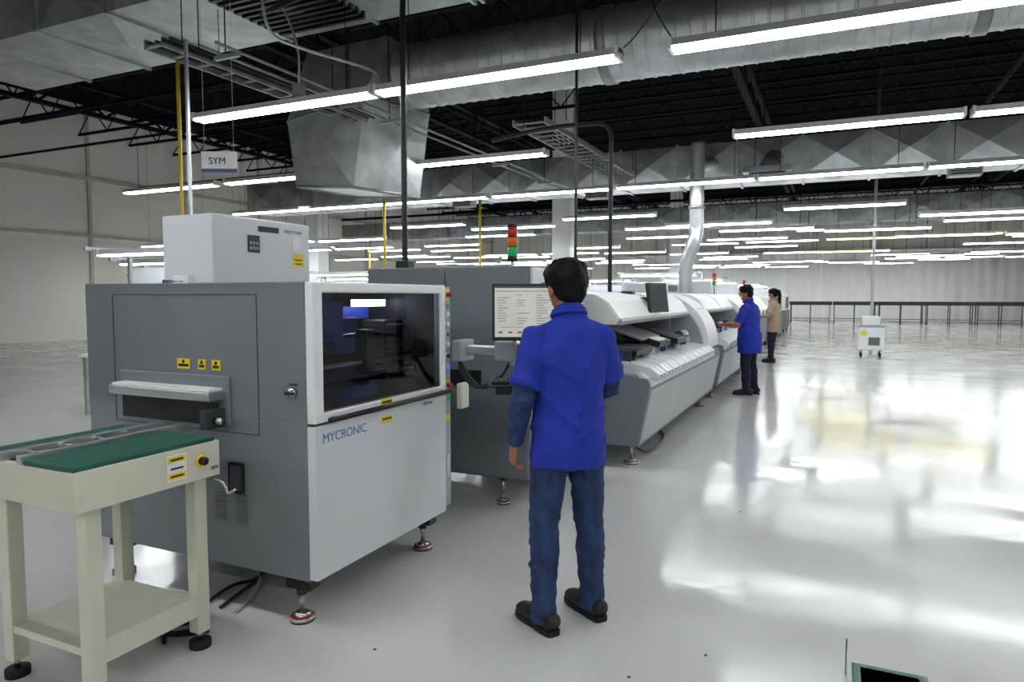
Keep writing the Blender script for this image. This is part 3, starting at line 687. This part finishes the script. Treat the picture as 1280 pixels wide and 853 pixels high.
# ------------------------------------------------------------------ pick and place machines
def pnp(y0,y1,seed=1,disp=True):
    rnd=random.Random(seed)
    b=B('pick_and_place_machine')
    xb_=-3.05
    b.prism([(-1.50,0.20),(-1.405,0.74),(-1.42,0.80),(-2.0,0.88),(xb_,0.88),(xb_,0.20)],y0,y1,M_grey,0.008)
    n=3; L=(y1-y0-0.1)/n
    for i in range(n):
        b.prism([(-1.492,0.235),(-1.400,0.70),(-1.415,0.70),(-1.505,0.235)],y0+0.05+i*L+0.004,y0+0.05+(i+1)*L-0.004,M_greyl)
    b.prism([(-1.385,0.735),(-1.385,0.765),(-1.50,0.855),(-1.54,0.855),(-1.44,0.735)],y0+0.02,y1-0.6,M_whiteg,0.006)
    ye=y1-0.95
    y=y0+0.12; kk=0
    while y<ye-0.05:
        w=0.30
        b.prism([(-1.36,0.79),(-1.36,0.835),(-1.44,0.89),(-1.60,0.925),(-2.02,0.965),(-2.02,0.86)],y,y+w,M_whiteg,0.005)
        b.prism([(-1.352,0.80),(-1.352,0.83),(-1.425,0.885),(-1.435,0.875)],y+0.03,y+0.13,M_white); b.prism([(-1.349,0.81),(-1.349,0.822),(-1.40,0.862),(-1.405,0.855)],y+0.055,y+0.105,M_seam)
        b.prism([(-1.352,0.80),(-1.352,0.83),(-1.425,0.885),(-1.435,0.875)],y+0.17,y+0.27,M_white); b.prism([(-1.349,0.81),(-1.349,0.822),(-1.40,0.862),(-1.405,0.855)],y+0.195,y+0.245,M_teal)
        for k in range(8):
            hh=rnd.choice([0.0,0.015,0.03,0.05])
            b.box(-2.0+rnd.uniform(0,0.05),-1.62-rnd.uniform(0,0.1),y+0.015+k*0.035,y+0.035+k*0.035,0.925,0.975+hh,rnd.choice([M_seam,M_alu,M_whiteg,M_pcb,M_greyl]))
        if rnd.random()<0.6: b.cyl((-1.72,y+0.1,1.03),(-1.72,y+0.115,1.03),0.06,rnd.choice([M_pcb,M_seam,M_paper]),18)
        y+=0.32; kk+=1
    b.box(xb_,-2.35,y0+0.04,ye,0.87,1.30,M_black)
    b.box(-2.4,-2.0,y0+0.1,ye,0.92,1.02,M_greyd,0.01)
    b.box(-2.36,-2.3,y0+0.1,ye,1.18,1.26,M_alu,0.01)
    b.box(xb_,-2.0,y0,y0+0.04,0.87,1.32,M_greyl,0.006); b.box(xb_,-1.9,ye-0.04,ye,0.87,1.32,M_greyl,0.006)
    b.prism([(-1.70,1.27),(-1.665,1.31),(-1.78,1.47),(-1.90,1.535),(-2.15,1.565),(xb_,1.575),(xb_,1.27)],y0-0.01,ye+0.02,M_white,0.012)
    b.prism([(-1.69,1.262),(-1.655,1.30),(-1.675,1.33),(-1.72,1.285)],y0,ye,M_greyl,0.004)
    for yy in (y0+(ye-y0)*0.5,): b.prism([(-1.663,1.31),(-1.776,1.472),(-1.898,1.538),(-2.15,1.568),(-2.15,1.56),(-1.68,1.30)],yy,yy+0.008,M_seam)
    b.text('MY300',0.06,MX(-1.70,y0+0.2,1.34)@Matrix.Rotation(math.radians(-35),4,'X'),M_seam)
    pts=[(-1.43,0.84)]+[(-2.12+0.69*math.cos(t),0.90+0.66*math.sin(t)) for t in [i*math.pi/2/12 for i in range(13)]]+[(xb_,1.56),(xb_,0.84)]
    b.prism(pts,ye+0.12,y1-0.02,M_white,0.012)
    pts2=[(p[0]-0.06,p[1]-0.05) if p[0]>-3 else p for p in pts]; b.prism(pts2,ye+0.02,ye+0.13,M_greyl)
    b.box(-1.8,-1.6,ye+0.3,y1-0.2,1.35,1.352,M_seam)
    if disp:
        for yy,x in ((y0+1.15,-1.78),(y0+1.75,-1.72)):
            Mt=Matrix.Translation((x,yy,1.06))@Matrix.Rotation(math.radians(14),4,'Y')
            b.box(-0.2,0.2,0,0.5,-0.02,0.04,M_black,0.006,M=Mt); b.box(-0.15,0.17,0.06,0.44,0.04,0.045,M_paper if x<-1.75 else M_seam,M=Mt)
        Mt=Matrix.Translation((-1.95,y0+0.9,1.16))@Matrix.Rotation(math.radians(18),4,'Y'); b.box(-0.2,0.25,0,0.8,-0.01,0.01,M_alu,0.003,M=Mt)
        b.box(-1.9,-1.6,y0+0.3,y0+0.9,0.97,1.02,M_black,0.004)
    for yy in (y0+0.22,y1-0.3):
        for x in (-1.62,-2.9): foot(b,x,yy,0.21,0.07,False)
    b.done()
pnp(5.85,9.95,1); pnp(10.35,14.4,5,False)
b=B('operator_display')
Mt=Matrix.Translation((-1.66,7.2,1.50))@Matrix.Rotation(math.radians(75),4,'Z')@Matrix.Rotation(math.radians(-8),4,'X')
b.box(-0.20,0.20,-0.015,0.02,-0.15,0.16,M_black,0.006,M=Mt); b.box(-0.18,0.18,-0.018,-0.014,-0.13,0.14,M_seam,M=Mt)
b.cyl((-1.70,7.22,1.48),(-1.98,7.25,1.50),0.02,M_black); b.box(-2.05,-1.93,7.18,7.32,1.46,1.575,M_black,0.01); b.done()
b=B('machine_power_cables')
b.pipe([(-1.75,6.3,0.19),(-1.6,6.4,0.05),(-1.55,6.8,0.02),(-1.62,7.4,0.02),(-1.9,7.9,0.02),(-2.3,8,0.19)],0.012,M_black,8); b.done()

b=B('reflow_oven')
b.prism([(-1.75,0.2),(-1.7,0.95),(-3.0,0.95),(-3.0,0.2)],15.0,21.5,M_grey,0.01)
b.prism([(-1.68,0.97),(-1.66,1.15),(-1.95,1.5),(-2.2,1.56),(-3.0,1.56),(-3.0,0.97)],15.0,21.5,M_white,0.02)
for k in range(6): b.box(-1.70,-1.64,15.3+k*1.05,15.32+k*1.05,0.98,1.14,M_seam)
b.box(-2.9,-2.4,15.4,16.2,1.55,1.85,M_whiteg,0.02); b.box(-2.9,-2.4,19.6,20.4,1.55,1.85,M_whiteg,0.02)
for y in (15.4,21.1):
    for x in (-1.9,-2.85): foot(b,x,y,0.22,0.06,False)
b.done()
b=B('machine_control_console'); b.box(-2.95,-2.3,10.6,11.5,1.575,1.72,M_whiteg,0.02); b.box(-2.31,-2.295,10.7,11.4,1.59,1.69,M_black); b.done()
for y in (14.6,21.7):
    b=B('signal_tower'); x=-2.2 if y<20 else -2.4
    b.box(x-0.05,x+0.05,y-0.05,y+0.05,0,0.02,M_black); b.cyl((x,y,0.0),(x,y,1.75),0.012,M_alu)
    for z,m in ((1.75,M_grL),(1.83,M_orL),(1.91,M_redL)): b.cyl((x,y,z),(x,y,z+0.075),0.04,m,14)
    b.done()
# further line equipment beyond the oven
for yy,h in ((22.6,1.5),(26.6,1.75),(31.5,1.6)):
    b=B('inspection_cabinet')
    b.box(-3.0,-1.75,yy,yy+2.6,0.12,0.9,M_grey,0.02); b.box(-2.95,-1.8,yy+0.05,yy+2.55,0.9,h,M_white,0.05); b.box(-1.80,-1.79,yy+0.4,yy+2.2,1.0,h-0.12,M_black)
    for x in (-2.9,-1.85):
        for y in (yy+0.1,yy+2.4): b.cyl((x,y,0),(x,y,0.13),0.04,M_rub,10)
    b.done()

def bench(x,y,w=2.2,seed=0,lamp=True):
    rnd=random.Random(seed); b=B('assembly_workbench')
    b.box(x,x+w,y,y+0.8,0.74,0.78,M_white,0.005)
    for xx in (x+0.03,x+w-0.08):
        b.box(xx,xx+0.05,y+0.70,y+0.75,0,2.15,M_alu); b.box(xx,xx+0.05,y+0.04,y+0.09,0,0.74,M_alu); b.box(xx,xx+0.05,y+0.1,y+0.75,2.1,2.15,M_alu)
    b.box(x+0.03,x+w-0.03,y+0.5,y+0.78,1.32,1.35,M_white); b.box(x+0.03,x+w-0.03,y+0.74,y+0.76,0.8,1.9,M_greyl)
    for k in range(6):
        xx=x+0.15+k*(w-0.4)/6; h=rnd.uniform(0.1,0.3); b.box(xx,xx+0.2,y+0.52,y+0.72,1.35,1.35+h,rnd.choice([M_paper,M_greyd,M_teal,M_black,M_cream]),0.006)
        h=rnd.uniform(0.05,0.35); b.box(xx,xx+0.22,y+0.3,y+0.5,0.78,0.78+h,rnd.choice([M_paper,M_greyd,M_greyl,M_black]),0.006)
    fixture(b,x+0.1,y+0.3,2.05,w-0.2,M_far,False)
    b.done()
i=0
for yy in (13.5,17.5,23.5,29,34.5,41):
    for xx in (-19,-15.5,-12,-8.5,-5.6):
        if yy<15 and xx>-9: continue
        i+=1; bench(xx+0.2*(i%3),yy,seed=i)
bench(-8.7,5.6,1.9,99); bench(-10.8,7.4,1.9,98)
for k in range(5):
    b=B('folding_table'); x=-2.2+k*2.25; y=42.5
    b.box(x,x+2.22,y,y+0.8,1.02,1.22,M_black,0.01)
    for xx in (x+0.08,x+1.1,x+2.1):
        for y_ in (y+0.05,y+0.7): b.cyl((xx,y_,0),(xx,y_,1.02),0.025,M_seam,6)
    b.box(x+0.1,x+2.1,y+0.35,y+0.4,0.25,0.28,M_seam); b.done()
b=B('storage_cart')
b.box(0.62,1.2,19.2,19.8,0.18,0.75,M_white,0.02); b.box(0.6,1.22,19.18,19.82,0.75,0.80,M_greyl,0.01); b.box(0.7,1.1,19.25,19.7,0.80,1.02,M_white,0.02)
b.box(0.66,0.8,19.19,19.2,0.55,0.66,M_yel); b.box(0.85,1.1,19.19,19.2,0.3,0.5,M_greyd)
for x in (0.7,1.12):
    for y in (19.3,19.7): b.cyl((x-0.02,y,0.06),(x+0.02,y,0.06),0.06,M_rub,14); b.cyl((x,y,0.1),(x,y,0.19),0.02,M_steel)
b.done()
b=B('support_post'); b.cyl((0.95,20.2,0),(0.95,20.2,ZC),0.04,M_alu,10); b.done()

b=B('green_tote')
b.box(0.12,0.36,2.74,2.96,0,0.07,M_gbin,0.02); b.box(0.11,0.37,2.73,2.97,0.06,0.07,M_gbin,0.006)
b.quad([(0.09,2.70,0.0),(0.09,2.99,0.0),(0.09,2.99,0.15),(0.09,2.70,0.15)],M_acryl); b.box(0.088,0.094,2.985,2.992,0,0.15,M_greyd)
b.done()
b=B('floor_debris')
for x,y in ((-1.75,2.35),(-0.55,5.0),(-0.7,2.6),(-0.45,2.9)):
    b.box(x,x+0.012,y,y+0.008,0,0.004,M_seam)
b.done()

# ------------------------------------------------------------------ world & camera
w = bpy.data.worlds.new('world'); scene.world = w; w.use_nodes = True
w.node_tree.nodes['Background'].inputs[0].default_value = (0.7,0.75,0.8,1); w.node_tree.nodes['Background'].inputs[1].default_value = 0.3
cam = bpy.data.cameras.new('camera'); co = bpy.data.objects.new('camera', cam); scene.collection.objects.link(co)
cam.sensor_width = 36; cam.lens = 860/1280*36; cam.clip_end = 200
co.location = (0,0,1.52)
co.rotation_euler = (math.radians(90-3.73), 0, math.radians(24.9))
scene.camera = co
scene.view_settings.view_transform = 'Standard'
scene.view_settings.look = 'None'
scene.view_settings.exposure = 0.42
